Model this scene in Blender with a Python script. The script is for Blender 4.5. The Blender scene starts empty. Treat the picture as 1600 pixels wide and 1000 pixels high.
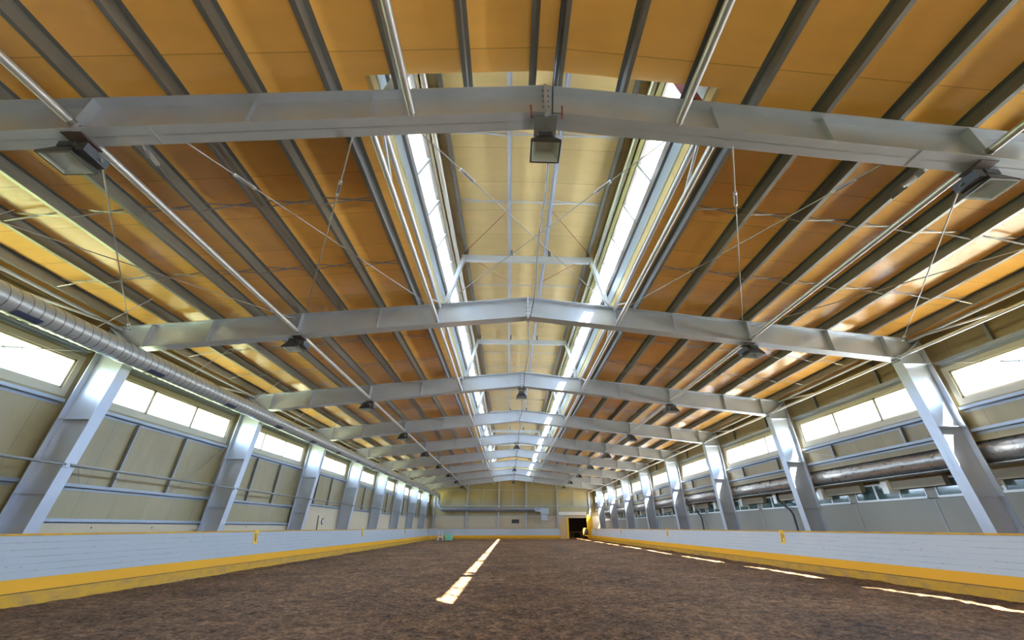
import bpy, bmesh, math, random
from mathutils import Vector, Matrix, noise, Euler
random.seed(7)
S = bpy.context.scene
COL = S.collection
R = math.radians
PI = math.pi

# ------------------------------------------------------------------ camera
cd = bpy.data.cameras.new('camera')
cam = bpy.data.objects.new('camera', cd); COL.objects.link(cam)
cam.location = (-0.427, 0.0, 1.32)
cam.rotation_euler = (PI/2 + 0.4913, 0.0, -0.0356)
cd.sensor_width = 36.0
cd.lens = 605.25/1600*36.0
cd.shift_x = -0.01239
cd.clip_start = 0.05; cd.clip_end = 300
S.camera = cam

# ------------------------------------------------------------------ world, sun, exposure
def mathn(nt, op, a, b=None, clamp=False):
    n = nt.nodes.new('ShaderNodeMath'); n.operation = op; n.use_clamp = clamp
    for i, v in enumerate((a, b)):
        if v is None: continue
        if isinstance(v, (int, float)): n.inputs[i].default_value = v
        else: nt.links.new(v, n.inputs[i])
    return n.outputs[0]

def mixc(nt, fac, a, b, mode='MIX'):
    n = nt.nodes.new('ShaderNodeMix'); n.data_type = 'RGBA'; n.blend_type = mode
    if isinstance(fac, (int, float)): n.inputs[0].default_value = fac
    else: nt.links.new(fac, n.inputs[0])
    for i, v in ((6, a), (7, b)):
        if isinstance(v, (tuple, list)): n.inputs[i].default_value = (v[0], v[1], v[2], 1)
        else: nt.links.new(v, n.inputs[i])
    return n.outputs[2]

W = bpy.data.worlds.new('outdoors'); S.world = W; W.use_nodes = True
nt = W.node_tree; nt.nodes.clear()
tc = nt.nodes.new('ShaderNodeTexCoord'); sx = nt.nodes.new('ShaderNodeSeparateXYZ')
nt.links.new(tc.outputs['Generated'], sx.inputs[0])
side = mathn(nt, 'ADD', mathn(nt, 'MULTIPLY', sx.outputs[0], 0.7), 0.5, True)      # 0 = left, 1 = right
sky = mixc(nt, side, (7.0, 8.6, 11.2), (8.6, 11.2, 15.6))                          # clear blue away from the sun, hazy white on its side
gnd = mixc(nt, side, (6.2, 6.9, 3.2), (17.0, 16.3, 14.8))                              # sunlit lawn on the left, pale sunlit yard on the right
up = mathn(nt, 'GREATER_THAN', sx.outputs[2], 0.0)
bg = nt.nodes.new('ShaderNodeBackground'); out = nt.nodes.new('ShaderNodeOutputWorld')
nt.links.new(mixc(nt, up, gnd, sky), bg.inputs[0]); bg.inputs[1].default_value = 1.0
nt.links.new(bg.outputs[0], out.inputs[0])
W.cycles.sampling_method = 'MANUAL'; W.cycles.sample_map_resolution = 512

sl = bpy.data.lights.new('sun', 'SUN'); sun = bpy.data.objects.new('sun', sl); COL.objects.link(sun)
sl.energy = 75.0; sl.angle = R(0.53); sl.color = (1.0, 0.93, 0.82)
sun.rotation_euler = Vector((0.51, -0.76, 1.0)).to_track_quat('Z', 'Y').to_euler()
sun.location = (20, -20, 30)

def portal(loc, rot, sx_, sy_):
    l = bpy.data.lights.new('sky_portal', 'AREA'); l.shape = 'RECTANGLE'; l.size = sx_; l.size_y = sy_
    l.cycles.is_portal = True
    o = bpy.data.objects.new('sky_portal', l); COL.objects.link(o); o.location = loc; o.rotation_euler = rot

S.view_settings.view_transform = 'Standard'; S.view_settings.look = 'None'
S.view_settings.gamma = 1.0; S.view_settings.use_curve_mapping = False
S.view_settings.exposure = 2.35
S.cycles.max_bounces = 10; S.cycles.diffuse_bounces = 7; S.cycles.glossy_bounces = 4
S.cycles.transparent_max_bounces = 12; S.cycles.transmission_bounces = 4
S.cycles.sample_clamp_indirect = 12.0; S.cycles.sample_clamp_direct = 1.2
S.cycles.caustics_reflective = False; S.cycles.caustics_refractive = False

# ------------------------------------------------------------------ key dimensions (metres; ridge at X = 0, camera at Y = 0)
BAY = 6.0
FY = [3.5465 + BAY*k for k in range(9)]         # the nine portal frames
GY = 58.0                                        # far gable wall
Y0 = -8.3                                        # wall behind the camera
ORD = ['first', 'second', 'third', 'fourth', 'fifth', 'sixth', 'seventh', 'eighth', 'ninth', 'tenth']
def ztop(x): return 7.10 - 0.106*abs(x)          # top of rafter
def zbot(x): return 6.48 - 0.110*abs(x)          # bottom of rafter
def zcl(x): return 7.31 - 0.106*abs(x)           # underside of roof panels
WX = 11.14                                       # inner face of the side walls
WZ0, WZ1 = 4.24, 4.97                            # clerestory windows
LY0, LY1 = 3.32, 50.6                            # roof lantern

# ------------------------------------------------------------------ materials
def mat(name, col, rough=0.5, metal=0.0, spec=0.5, var=0.0, vscale=3.0, bump=0.0, bscale=30.0, stretch=(1,1,1)):
    m = bpy.data.materials.new(name); m.use_nodes = True; nt = m.node_tree
    p = nt.nodes['Principled BSDF']
    p.inputs['Base Color'].default_value = (*col, 1); p.inputs['Roughness'].default_value = rough
    p.inputs['Metallic'].default_value = metal; p.inputs['Specular IOR Level'].default_value = spec
    if var or bump:
        g = nt.nodes.new('ShaderNodeNewGeometry'); mp = nt.nodes.new('ShaderNodeMapping')
        nt.links.new(g.outputs['Position'], mp.inputs[0]); mp.inputs['Scale'].default_value = stretch
    if var:
        n = nt.nodes.new('ShaderNodeTexNoise'); n.inputs['Scale'].default_value = vscale; n.inputs['Detail'].default_value = 5
        nt.links.new(mp.outputs[0], n.inputs[0])
        f = mathn(nt, 'ADD', mathn(nt, 'MULTIPLY', n.outputs[0], 2*var), 1 - var)
        vm = nt.nodes.new('ShaderNodeVectorMath'); vm.operation = 'SCALE'; vm.inputs[0].default_value = col
        nt.links.new(f, vm.inputs['Scale']); nt.links.new(vm.outputs[0], p.inputs['Base Color'])
        nt.links.new(mathn(nt, 'MULTIPLY', f, rough), p.inputs['Roughness'])
    if bump:
        n2 = nt.nodes.new('ShaderNodeTexNoise'); n2.inputs['Scale'].default_value = bscale; n2.inputs['Detail'].default_value = 4
        nt.links.new(mp.outputs[0], n2.inputs[0])
        b = nt.nodes.new('ShaderNodeBump'); b.inputs['Strength'].default_value = bump; b.inputs['Distance'].default_value = 0.02
        nt.links.new(n2.outputs[0], b.inputs['Height']); nt.links.new(b.outputs[0], p.inputs['Normal'])
    return m

def panel_mat(name, col, axis, pitch, rough, ribs=0.0, dirt=0.0, dirtcol=(0.2, 0.12, 0.05)):
    """coated sandwich panel: narrow joints every `pitch` metres along `axis`, faint micro ribs and stains"""
    m = bpy.data.materials.new(name); m.use_nodes = True; nt = m.node_tree; p = nt.nodes['Principled BSDF']
    g = nt.nodes.new('ShaderNodeNewGeometry'); s = nt.nodes.new('ShaderNodeSeparateXYZ'); nt.links.new(g.outputs['Position'], s.inputs[0])
    a = s.outputs['XYZ'.index(axis)]
    u = mathn(nt, 'FRACT', mathn(nt, 'DIVIDE', mathn(nt, 'ADD', a, 100.0), pitch))
    d = mathn(nt, 'ABSOLUTE', mathn(nt, 'SUBTRACT', u, 0.5))
    joint = mathn(nt, 'GREATER_THAN', d, 0.5 - 0.006/pitch)
    n = nt.nodes.new('ShaderNodeTexNoise'); n.inputs['Scale'].default_value = 1.3; n.inputs['Detail'].default_value = 6
    mp = nt.nodes.new('ShaderNodeMapping'); nt.links.new(g.outputs['Position'], mp.inputs[0])
    mp.inputs['Scale'].default_value = (1, 3, 1) if axis != 'Z' else (1, 1, 4)
    if axis == 'V':
        pass
    nt.links.new(mp.outputs[0], n.inputs[0])
    cell = mathn(nt, 'FLOOR', mathn(nt, 'DIVIDE', mathn(nt, 'ADD', a, 100.0), pitch))
    wn = nt.nodes.new('ShaderNodeTexWhiteNoise'); wn.noise_dimensions = '1D'; nt.links.new(cell, wn.inputs['W'])
    f = mathn(nt, 'ADD', mathn(nt, 'ADD', mathn(nt, 'MULTIPLY', n.outputs[0], 0.22), 0.84), mathn(nt, 'MULTIPLY', wn.outputs[0], 0.08))
    vm = nt.nodes.new('ShaderNodeVectorMath'); vm.operation = 'SCALE'; vm.inputs[0].default_value = col; nt.links.new(f, vm.inputs['Scale'])
    c = mixc(nt, mathn(nt, 'MULTIPLY', joint, 0.6), vm.outputs[0], tuple(v*0.35 for v in col))
    if dirt:
        n3 = nt.nodes.new('ShaderNodeTexNoise'); n3.inputs['Scale'].default_value = 0.8; n3.inputs['Detail'].default_value = 7
        nt.links.new(mp.outputs[0], n3.inputs[0])
        df = mathn(nt, 'MULTIPLY', mathn(nt, 'SUBTRACT', n3.outputs[0], 0.52), 6*dirt, True)
        c = mixc(nt, df, c, dirtcol)
    nt.links.new(c, p.inputs['Base Color']); p.inputs['Roughness'].default_value = rough
    if ribs: p.inputs['Specular IOR Level'].default_value = 0.75
    if ribs:
        w = mathn(nt, 'SINE', mathn(nt, 'MULTIPLY', a, 2*PI/0.1))
        b = nt.nodes.new('ShaderNodeBump'); b.inputs['Strength'].default_value = ribs; b.inputs['Distance'].default_value = 0.004
        nt.links.new(w, b.inputs['Height']); nt.links.new(b.outputs[0], p.inputs['Normal'])
    return m

M = {}
M['steel'] = mat('grey_painted_steel', (0.44, 0.48, 0.555), 0.36, 0.45, var=0.12, vscale=2.2)
M['galv'] = mat('galvanised_steel', (0.20, 0.20, 0.19), 0.40, 0.6, var=0.2, vscale=6, stretch=(3, .5, 3))
M['tube'] = mat('bright_zinc_tube', (0.58, 0.59, 0.62), 0.33, 0.75, var=0.08, vscale=4)
M['girt'] = mat('blue_grey_girt', (0.26, 0.285, 0.325), 0.40, 0.5, var=0.12)
M['rod'] = mat('zinc_rod', (0.30, 0.29, 0.27), 0.40, 0.6)
M['roof'] = panel_mat('bounce_tinted_roof_panel', (0.92, 0.525, 0.135), 'Y', 1.0, 0.20, ribs=0.10, dirt=0.10, dirtcol=(0.50, 0.20, 0.04))  # orange in the base colour stands in for warm light bounced off the sand
M['lantern'] = panel_mat('skylit_lantern_panel', (0.64, 0.49, 0.22), 'Y', 1.0, 0.42, dirt=0.10, dirtcol=(0.5, 0.33, 0.13))  # same panels as the main roof, paler copy for where sky light falls
M['wall'] = panel_mat('olive_cream_wall_panel', (0.225, 0.172, 0.080), 'Y', 1.0, 0.40, dirt=0.10, dirtcol=(0.40, 0.34, 0.20))
M['gable'] = panel_mat('tan_gable_panel', (0.319, 0.260, 0.122), 'X', 1.1, 0.42, dirt=0.1, dirtcol=(0.42, 0.31, 0.14))
M['beige'] = mat('beige_plinth_board', (0.492, 0.394, 0.262), 0.6, var=0.07, vscale=2)
M['fframe'] = mat('cream_window_surround', (0.425, 0.391, 0.306), 0.5, var=0.05)
M['concrete'] = mat('pale_concrete', (0.252, 0.232, 0.196), 0.7, var=0.10, vscale=1.6, bump=0.1)
M['joint'] = mat('grey_joint_filler', (0.28, 0.28, 0.26), 0.8)
M['white'] = mat('white_coating', (0.80, 0.81, 0.80), 0.45)
M['bluegrey'] = mat('blue_grey_metal', (0.50, 0.58, 0.64), 0.42, 0.3)
M['darkmetal'] = mat('dark_bronze_metal', (0.10, 0.085, 0.075), 0.45, 0.3)
M['roofskin'] = mat('grey_outer_roof_skin', (0.30, 0.31, 0.33), 0.5)
M['reflector'] = mat('brushed_reflector', (0.85, 0.85, 0.82), 0.35, 0.2)
M['black'] = mat('black_plastic', (0.02, 0.02, 0.022), 0.42)
M['plate'] = mat('dark_brown_plate', (0.030, 0.012, 0.010), 0.75)
M['red'] = mat('dark_red_primer', (0.14, 0.015, 0.012), 0.5, var=0.1)
M['duct'] = mat('spiral_duct_zinc', (0.36, 0.40, 0.46), 0.30, 0.55, var=0.10, vscale=5, stretch=(1, 4, 1))
def seam_lines(m, axis, pitch, w, k):
    nt = m.node_tree; p = nt.nodes['Principled BSDF']; g = nt.nodes.new('ShaderNodeNewGeometry'); sp = nt.nodes.new('ShaderNodeSeparateXYZ')
    nt.links.new(g.outputs['Position'], sp.inputs[0])
    a = mathn(nt, 'ADD', sp.outputs['XYZ'.index(axis)], mathn(nt, 'MULTIPLY', sp.outputs[2], 0.25))
    u = mathn(nt, 'FRACT', mathn(nt, 'DIVIDE', mathn(nt, 'ADD', a, 50.0), pitch))
    src = p.inputs['Base Color'].links[0].from_socket
    vm = nt.nodes.new('ShaderNodeVectorMath'); vm.operation = 'SCALE'; nt.links.new(src, vm.inputs[0])
    nt.links.new(mathn(nt, 'SUBTRACT', 1.0, mathn(nt, 'MULTIPLY', mathn(nt, 'LESS_THAN', u, w), k)), vm.inputs['Scale'])
    nt.links.new(vm.outputs[0], p.inputs['Base Color'])
seam_lines(M['duct'], 'Y', 0.20, 0.12, 0.6)
M['grille'] = mat('dark_blue_grille', (0.03, 0.04, 0.09), 0.4)
M['foil'] = mat('crumpled_foil_wrap', (0.36, 0.345, 0.33), 0.30, 0.75, var=0.35, vscale=6, bump=0.6, bscale=11)
M['green'] = mat('green_plastic', (0.20, 0.48, 0.32), 0.45)
M['wood'] = mat('tan_plywood', (0.55, 0.36, 0.16), 0.6, var=0.1)
M['yellow'] = mat('yellow_paint', (0.74, 0.42, 0.010), 0.45, var=0.10, vscale=2.0, stretch=(1, .6, 4))
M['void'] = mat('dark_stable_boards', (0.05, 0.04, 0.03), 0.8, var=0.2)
M['dglass'] = mat('dark_green_glass', (0.05, 0.085, 0.075), 0.08, spec=0.8)
M['ink'] = mat('black_letter_paint', (0.03, 0.02, 0.03), 0.5)
M['boxbeige'] = mat('dull_beige_housing', (0.30, 0.25, 0.17), 0.6, var=0.08)
M['plateWhite'] = mat('bright_white_plate', (0.88, 0.87, 0.83), 0.5)
M['pvc'] = mat('white_pvc', (0.78, 0.79, 0.80), 0.4)

def glass_mat():
    m = bpy.data.materials.new('clear_window_glass'); m.use_nodes = True; nt = m.node_tree; nt.nodes.clear()
    o = nt.nodes.new('ShaderNodeOutputMaterial'); t = nt.nodes.new('ShaderNodeBsdfTransparent'); g = nt.nodes.new('ShaderNodeBsdfGlossy')
    t.inputs[0].default_value = (0.93, 0.96, 0.95, 1); g.inputs['Roughness'].default_value = 0.02
    f = nt.nodes.new('ShaderNodeFresnel'); f.inputs[0].default_value = 1.35
    mx = nt.nodes.new('ShaderNodeMixShader'); nt.links.new(mathn(nt, 'MULTIPLY', f.outputs[0], 0.5), mx.inputs[0])
    nt.links.new(t.outputs[0], mx.inputs[1]); nt.links.new(g.outputs[0], mx.inputs[2]); nt.links.new(mx.outputs[0], o.inputs[0])
    return m
M['glass'] = glass_mat()

def sand_mat():
    m = bpy.data.materials.new('brown_riding_sand'); m.use_nodes = True; nt = m.node_tree; p = nt.nodes['Principled BSDF']
    g = nt.nodes.new('ShaderNodeNewGeometry')
    def nz(scale, det, rough=0.6):
        n = nt.nodes.new('ShaderNodeTexNoise'); n.inputs['Scale'].default_value = scale; n.inputs['Detail'].default_value = det
        n.inputs['Roughness'].default_value = rough; nt.links.new(g.outputs['Position'], n.inputs[0]); return n.outputs[0]
    a, b, c, d = nz(0.5, 4), nz(4.0, 8, 0.75), nz(16.0, 8, 0.7), nz(45.0, 4, 0.7)
    r = nt.nodes.new('ShaderNodeValToRGB'); e = r.color_ramp.elements
    e[0].position = 0.40; e[0].color = (0.026, 0.016, 0.010, 1); e[1].position = 0.62; e[1].color = (0.345, 0.185, 0.090, 1)
    k = e.new(0.49); k.color = (0.120, 0.060, 0.028, 1)
    f = mathn(nt, 'ADD', mathn(nt, 'ADD', mathn(nt, 'MULTIPLY', a, 0.20), mathn(nt, 'MULTIPLY', b, 0.35)), mathn(nt, 'ADD', mathn(nt, 'MULTIPLY', c, 0.35), mathn(nt, 'MULTIPLY', d, 0.10)))
    nt.links.new(f, r.inputs[0]); nt.links.new(r.outputs[0], p.inputs['Base Color'])
    p.inputs['Roughness'].default_value = 0.9; p.inputs['Specular IOR Level'].default_value = 0.15
    bm_ = nt.nodes.new('ShaderNodeBump'); bm_.inputs['Strength'].default_value = 1.0; bm_.inputs['Distance'].default_value = 0.06
    nt.links.new(mathn(nt, 'ADD', b, mathn(nt, 'MULTIPLY', c, 0.7)), bm_.inputs['Height']); nt.links.new(bm_.outputs[0], p.inputs['Normal'])
    return m
M['sand'] = sand_mat()

def board_mat(name, col, scuff, pitch=0.128, amount=1.0, worn=None):
    """painted horizontal boards with thin gaps, scuff marks and hoof scratches"""
    m = bpy.data.materials.new(name); m.use_nodes = True; nt = m.node_tree; p = nt.nodes['Principled BSDF']
    g = nt.nodes.new('ShaderNodeNewGeometry'); s = nt.nodes.new('ShaderNodeSeparateXYZ'); nt.links.new(g.outputs['Position'], s.inputs[0])
    u = mathn(nt, 'FRACT', mathn(nt, 'DIVIDE', mathn(nt, 'SUBTRACT', s.outputs[2], 0.40), pitch))
    gap = mathn(nt, 'GREATER_THAN', mathn(nt, 'ABSOLUTE', mathn(nt, 'SUBTRACT', u, 0.5)), 0.468 if pitch < 1 else 2.0)
    mp = nt.nodes.new('ShaderNodeMapping'); nt.links.new(g.outputs['Position'], mp.inputs[0]); mp.inputs['Scale'].default_value = (1, 1.2, 3.2)
    def nz(scale, det):
        n = nt.nodes.new('ShaderNodeTexNoise'); n.inputs['Scale'].default_value = scale; n.inputs['Detail'].default_value = det; n.inputs['Roughness'].default_value = 0.65
        nt.links.new(mp.outputs[0], n.inputs[0]); return n.outputs[0]
    gn = mathn(nt, 'MULTIPLY', gap, mathn(nt, 'MULTIPLY', mathn(nt, 'SUBTRACT', nz(1.1, 3), 0.36), 2.6, True))
    sc = mathn(nt, 'MULTIPLY', mathn(nt, 'SUBTRACT', nz(6.0, 7), 0.69 - 0.03*amount), 14, True)
    base = mixc(nt, mathn(nt, 'MULTIPLY', nz(0.9, 5), 0.25), col, tuple(v*0.72 for v in col))
    if worn: base = mixc(nt, mathn(nt, 'MULTIPLY', mathn(nt, 'SUBTRACT', nz(2.4, 7), 0.42), 3.0, True), base, worn)
    c = mixc(nt, mathn(nt, 'MULTIPLY', gn, 0.9), base, (0.10, 0.09, 0.085))
    c = mixc(nt, mathn(nt, 'MULTIPLY', sc, 0.8), c, scuff)
    nt.links.new(c, p.inputs['Base Color']); p.inputs['Roughness'].default_value = 0.5; p.inputs['Specular IOR Level'].default_value = 0.3
    return m
M['kwhite'] = board_mat('white_kickboard_paint', (0.448, 0.468, 0.488), (0.13, 0.11, 0.09), amount=1.9)
M['kyellow'] = board_mat('yellow_kickboard_paint', (0.722, 0.326, 0.000), (0.20, 0.14, 0.03), pitch=5.0)
M['kworn'] = board_mat('worn_yellow_plank', (0.527, 0.264, 0.009), (0.14, 0.10, 0.05), pitch=5.0, amount=2.4, worn=(0.30, 0.16, 0.06))
M['dirt'] = mat('caked_dirt', (0.06, 0.035, 0.02), 0.9, var=0.3, vscale=8)
M['kcap'] = board_mat('ochre_cap_rail', (0.60, 0.30, 0.01), (0.25, 0.12, 0.04), pitch=5.0, worn=(0.33, 0.17, 0.05))

# ------------------------------------------------------------------ mesh building
class MB:
    def __init__(s): s.v = []; s.f = []; s.m = []
    def _add(s, vs, fs, mi=0):
        o = len(s.v); s.v += [tuple(v) for v in vs]
        for f in fs: s.f.append(tuple(o + i for i in f)); s.m.append(mi)
        return s
    def box(s, a, b, mi=0):
        x0, y0, z0 = (min(a[i], b[i]) for i in range(3)); x1, y1, z1 = (max(a[i], b[i]) for i in range(3))
        return s._add([(x0,y0,z0),(x1,y0,z0),(x1,y1,z0),(x0,y1,z0),(x0,y0,z1),(x1,y0,z1),(x1,y1,z1),(x0,y1,z1)],
                      [(0,3,2,1),(4,5,6,7),(0,1,5,4),(1,2,6,5),(2,3,7,6),(3,0,4,7)], mi)
    def hexa(s, p, mi=0):   # 8 points, bottom ring then top ring
        return s._add(p, [(0,3,2,1),(4,5,6,7),(0,1,5,4),(1,2,6,5),(2,3,7,6),(3,0,4,7)], mi)
    def prism_y(s, poly, y0, y1, mi=0):     # poly in XZ
        n = len(poly)
        vs = [(x, y0, z) for x, z in poly] + [(x, y1, z) for x, z in poly]
        fs = [tuple(range(n)), tuple(range(2*n-1, n-1, -1))] + [(i, i+n, (i+1) % n + n, (i+1) % n) for i in range(n)]
        return s._add(vs, fs, mi)
    def prism_x(s, poly, x0, x1, mi=0):     # poly in YZ
        n = len(poly)
        vs = [(x0, y, z) for y, z in poly] + [(x1, y, z) for y, z in poly]
        fs = [tuple(range(n)), tuple(range(2*n-1, n-1, -1))] + [(i, i+n, (i+1) % n + n, (i+1) % n) for i in range(n)]
        return s._add(vs, fs, mi)
    def bar(s, p0, p1, w, h, up=(0,0,1), mi=0):   # rectangular bar, w across, h along up
        p0, p1 = Vector(p0), Vector(p1); d = (p1-p0).normalized(); up = Vector(up)
        x = d.cross(up).normalized(); y = x.cross(d).normalized()
        r = lambda p: [p - x*w/2 - y*h/2, p + x*w/2 - y*h/2, p + x*w/2 + y*h/2, p - x*w/2 + y*h/2]
        return s._add(r(p0) + r(p1), [(0,1,2,3),(7,6,5,4),(0,4,5,1),(1,5,6,2),(2,6,7,3),(3,7,4,0)], mi)
    def tube(s, p0, p1, r, n=12, r1=None, mi=0, caps=True):
        return s.path([p0, p1], [r, r if r1 is None else r1], n, mi, caps)
    def path(s, pts, r, n=10, mi=0, caps=True):
        pts = [Vector(p) for p in pts]; k = len(pts)
        if isinstance(r, (int, float)): r = [r]*k
        vs = []; X = None
        for i, p in enumerate(pts):
            d = (pts[min(i+1, k-1)] - pts[max(i-1, 0)]).normalized()
            if X is None:
                a = Vector((0,0,1)) if abs(d.z) < 0.9 else Vector((1,0,0)); X = a.cross(d).normalized()
            else: X = (X - d*X.dot(d)).normalized()
            Yv = d.cross(X)
            vs += [p + (X*math.cos(2*PI*j/n) + Yv*math.sin(2*PI*j/n))*r[i] for j in range(n)]
        fs = [(i*n+j, i*n+(j+1) % n, (i+1)*n+(j+1) % n, (i+1)*n+j) for i in range(k-1) for j in range(n)]
        if caps: fs += [tuple(range(n-1, -1, -1)), tuple((k-1)*n + j for j in range(n))]
        return s._add(vs, fs, mi)
    def mesh(s, name, mats, org=(0,0,0), smooth=False):
        me = bpy.data.meshes.new(name); o = Vector(org)
        me.from_pydata([Vector(v) - o for v in s.v], [], s.f)
        if not isinstance(mats, (list, tuple)): mats = [mats]
        for m in mats: me.materials.append(m)
        if len(mats) > 1: me.polygons.foreach_set('material_index', s.m)
        bm = bmesh.new(); bm.from_mesh(me); bmesh.ops.recalc_face_normals(bm, faces=bm.faces); bm.to_mesh(me); bm.free()
        if smooth:
            me.polygons.foreach_set('use_smooth', [True]*len(me.polygons)); me.set_sharp_from_angle(angle=R(40))
        return me
    def base(s):
        xs, ys, zs = zip(*s.v); return ((min(xs)+max(xs))/2, (min(ys)+max(ys))/2, min(zs))
    def part(s, name, mats, parent, smooth=False, label=None):
        """a mesh under `parent`, given in world coordinates"""
        w = parent_world(parent)
        o = bpy.data.objects.new(name, s.mesh(name, mats, w, smooth)); COL.objects.link(o); o.parent = parent
        if label: o['label'] = label
        return o
    def thing(s, name, mats, label, cat, group=None, smooth=False, kind=None):
        b = s.base(); o = bpy.data.objects.new(name, s.mesh(name, mats, b, smooth)); COL.objects.link(o); o.location = b
        tag(o, label, cat, group, kind); return o
    def struct(s, name, mats, label, cat, smooth=False):
        return s.thing(name, mats, label, cat, None, smooth, 'structure')

def parent_world(p):
    v = Vector((0, 0, 0))
    while p is not None: v += p.location; p = p.parent
    return v
def tag(o, label, cat, group=None, kind=None):
    o['label'] = label; o['category'] = cat
    if group: o['group'] = group
    if kind: o['kind'] = kind
def root(name, loc, label, cat, group=None, kind=None):
    o = bpy.data.objects.new(name, None); COL.objects.link(o); o.location = loc; o.empty_display_size = 0.2
    tag(o, label, cat, group, kind); return o
KIDS = {}
def children(o): return [c for c in list(COL.objects) if c.parent == o]
def snapshot(o): return (o, [snapshot(c) for c in children(o)])
def dup(tree, loc, label=None, rotz=None):
    """copy of a thing and of each of its parts"""
    def cp(t, par):
        c = t[0].copy(); COL.objects.link(c)
        if par: c.parent = par
        for k in t[1]: cp(k, c)
        return c
    r = cp(tree, None); r.location = loc
    if label: r['label'] = label
    if rotz is not None: r.rotation_euler[2] = rotz
    return r
SIDE = {-1: 'left', 1: 'right'}
def between(k):   # bay after frame index k (0-based); k = -1 is the bay over the camera
    if k < 0: return 'in the bay nearest the camera'
    if k == 8: return 'behind the ninth frame'
    return 'between the %s and %s frames' % (ORD[k], ORD[k+1])

# ------------------------------------------------------------------ floor
def sand_floor():
    xs = []; x = -12.4
    while x < 12.41: xs.append(x); x += 0.10
    ys = [Y0]; y = Y0
    while y < 62.3:
        st = 0.5 if y < 2 else 0.05 + max(0, y - 3)*0.009
        y += st; ys.append(y)
    vs = []
    for y in ys:
        for x in xs:
            z = 0.030*noise.noise((x*0.5, y*0.5, 0)) + 0.022*noise.noise((x*1.9, y*1.9, 3)) + 0.026*noise.noise((x*5.3, y*5.3, 9))
            e = abs(x)
            if e > 9.75: z += min(1, (e-9.75)/0.45)*((-0.09 if x < 0 else -0.04) + 0.035*noise.noise((x, y*1.2, 5)))      # sand pushed up against the boards
            if y > 53: z += 0.0
            vs.append((x, y, z - 0.02))
    n = len(xs)
    fs = [(j*n+i, j*n+i+1, (j+1)*n+i+1, (j+1)*n+i) for j in range(len(ys)-1) for i in range(n-1)]
    b = MB(); b._add(vs, fs); b.struct('floor', M['sand'], 'raked brown sand riding floor crossed by sunlight stripes', 'floor', smooth=True)
sand_floor()

# ------------------------------------------------------------------ side walls with clerestory windows
WIN = [(FY[0] + BAY*k + 0.40, FY[0] + BAY*k + 5.75) for k in range(-1, 9)]     # one strip of three panes in each bay
WIN[-1] = (WIN[-1][0], WIN[-1][0] + 5.2)
for s in (-1, 1):
    b = MB(); x0, x1 = s*WX, s*(WX + 0.10)
    zlow = 0.0 if s < 0 else 3.19
    b.box((x0, Y0, zlow), (x1, GY, WZ0)); b.box((x0, Y0, WZ1), (x1, GY, 6.12))
    ys = [Y0] + [v for w in WIN for v in w] + [GY]
    for i in range(0, len(ys), 2): b.box((x0, ys[i], WZ0), (x1, ys[i+1], WZ1))
    wall = b.struct('wall_' + SIDE[s], M['wall'], '%s long side wall of cream insulated panels' % SIDE[s], 'wall')
    if s < 0:
        b = MB(); b.box((-WX, Y0, 0), (-WX+0.06, FY[3], 1.40)); b.box((-WX, FY[3]+.06, 0), (-WX+0.06, GY, 2.30))
        b.part('plinth', M['beige'], wall, label='beige lower board of the left wall')
        for y in (11.6, 13.5, 16.2, 18.2, 20.0, 7.3, 22.4):
            MB().tube((-WX+.062, y, 1.31), (-WX+.03, y, 1.31), 0.022, 8).part('bolt_hole', M['black'], wall)
    else:
        XL = 12.0                                           # lower part stands back behind the duct
        b = MB(); b.box((WX+.101, Y0, 3.30), (XL+.12, GY, 3.40)); b.box((XL, Y0, 2.62), (XL+.12, GY, 3.30))
        b.part('recess_panel', M['wall'], wall)
        b = MB(); y = 0.0; mods = []
        b.box((XL, Y0, 0), (XL+.12, GY, 2.08))
        y = 12.03 - 2.94*6
        while y < GY - 2.9: mods.append(y); y += 2.94
        for y in mods: b.box((XL-.012, y-.035, 0), (XL+.01, y+.035, 2.06), 1); b.box((XL, y-.16, 2.06), (XL+.12, y+.16, 2.62))
        b.part('concrete_plinth', [M['concrete'], M['joint']], wall, label='pale concrete lower part of the right wall')
    # windows
    for k, (ya, yb) in enumerate(WIN):
        nth = 'over the camera' if k == 0 else ('%s bay from the camera' % ORD[k-1])
        xf0, xf1 = s*(WX+.02), s*(WX+.075)
        b = MB(); t = 0.045
        b.box((xf0, ya, WZ0), (xf1, yb, WZ0+t)); b.box((xf0, ya, WZ1-t), (xf1, yb, WZ1)); b.box((xf0, ya, WZ0), (xf1, ya+t, WZ1)); b.box((xf0, yb-t, WZ0), (xf1, yb, WZ1))
        for q in (1, 2): ym = ya + (yb-ya)*q/3; b.box((xf0, ym-.045, WZ0), (xf1, ym+.045, WZ1))
        xs0, xs1 = s*(WX-.012), s*(WX+.005)                  # flat surround on the wall face
        b.box((xs0, ya-.14, WZ0-.16), (xs1, yb+.14, WZ0)); b.box((xs0, ya-.14, WZ1), (xs1, yb+.14, WZ1+.12))
        b.box((xs0, ya-.14, WZ0), (xs1, ya, WZ1)); b.box((xs0, yb, WZ0), (xs1, yb+.14, WZ1))
        w = b.struct('window_%d' % (k + 1 + (10 if s > 0 else 0)), M['fframe'], 'three-pane clerestory window high in the %s wall, %s' % (SIDE[s], nth), 'window')
        for q in range(3):
            a, c = ya + (yb-ya)*q/3 + .03, ya + (yb-ya)*(q+1)/3 - .03
            MB().box((s*(WX+.045), a, WZ0+.03), (s*(WX+.05), c, WZ1-.03)).part('pane', M['glass'], w)
        portal((s*(WX+0.14), (ya+yb)/2, (WZ0+WZ1)/2), (0, s*PI/2, 0), WZ1-WZ0, yb-ya)

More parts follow.
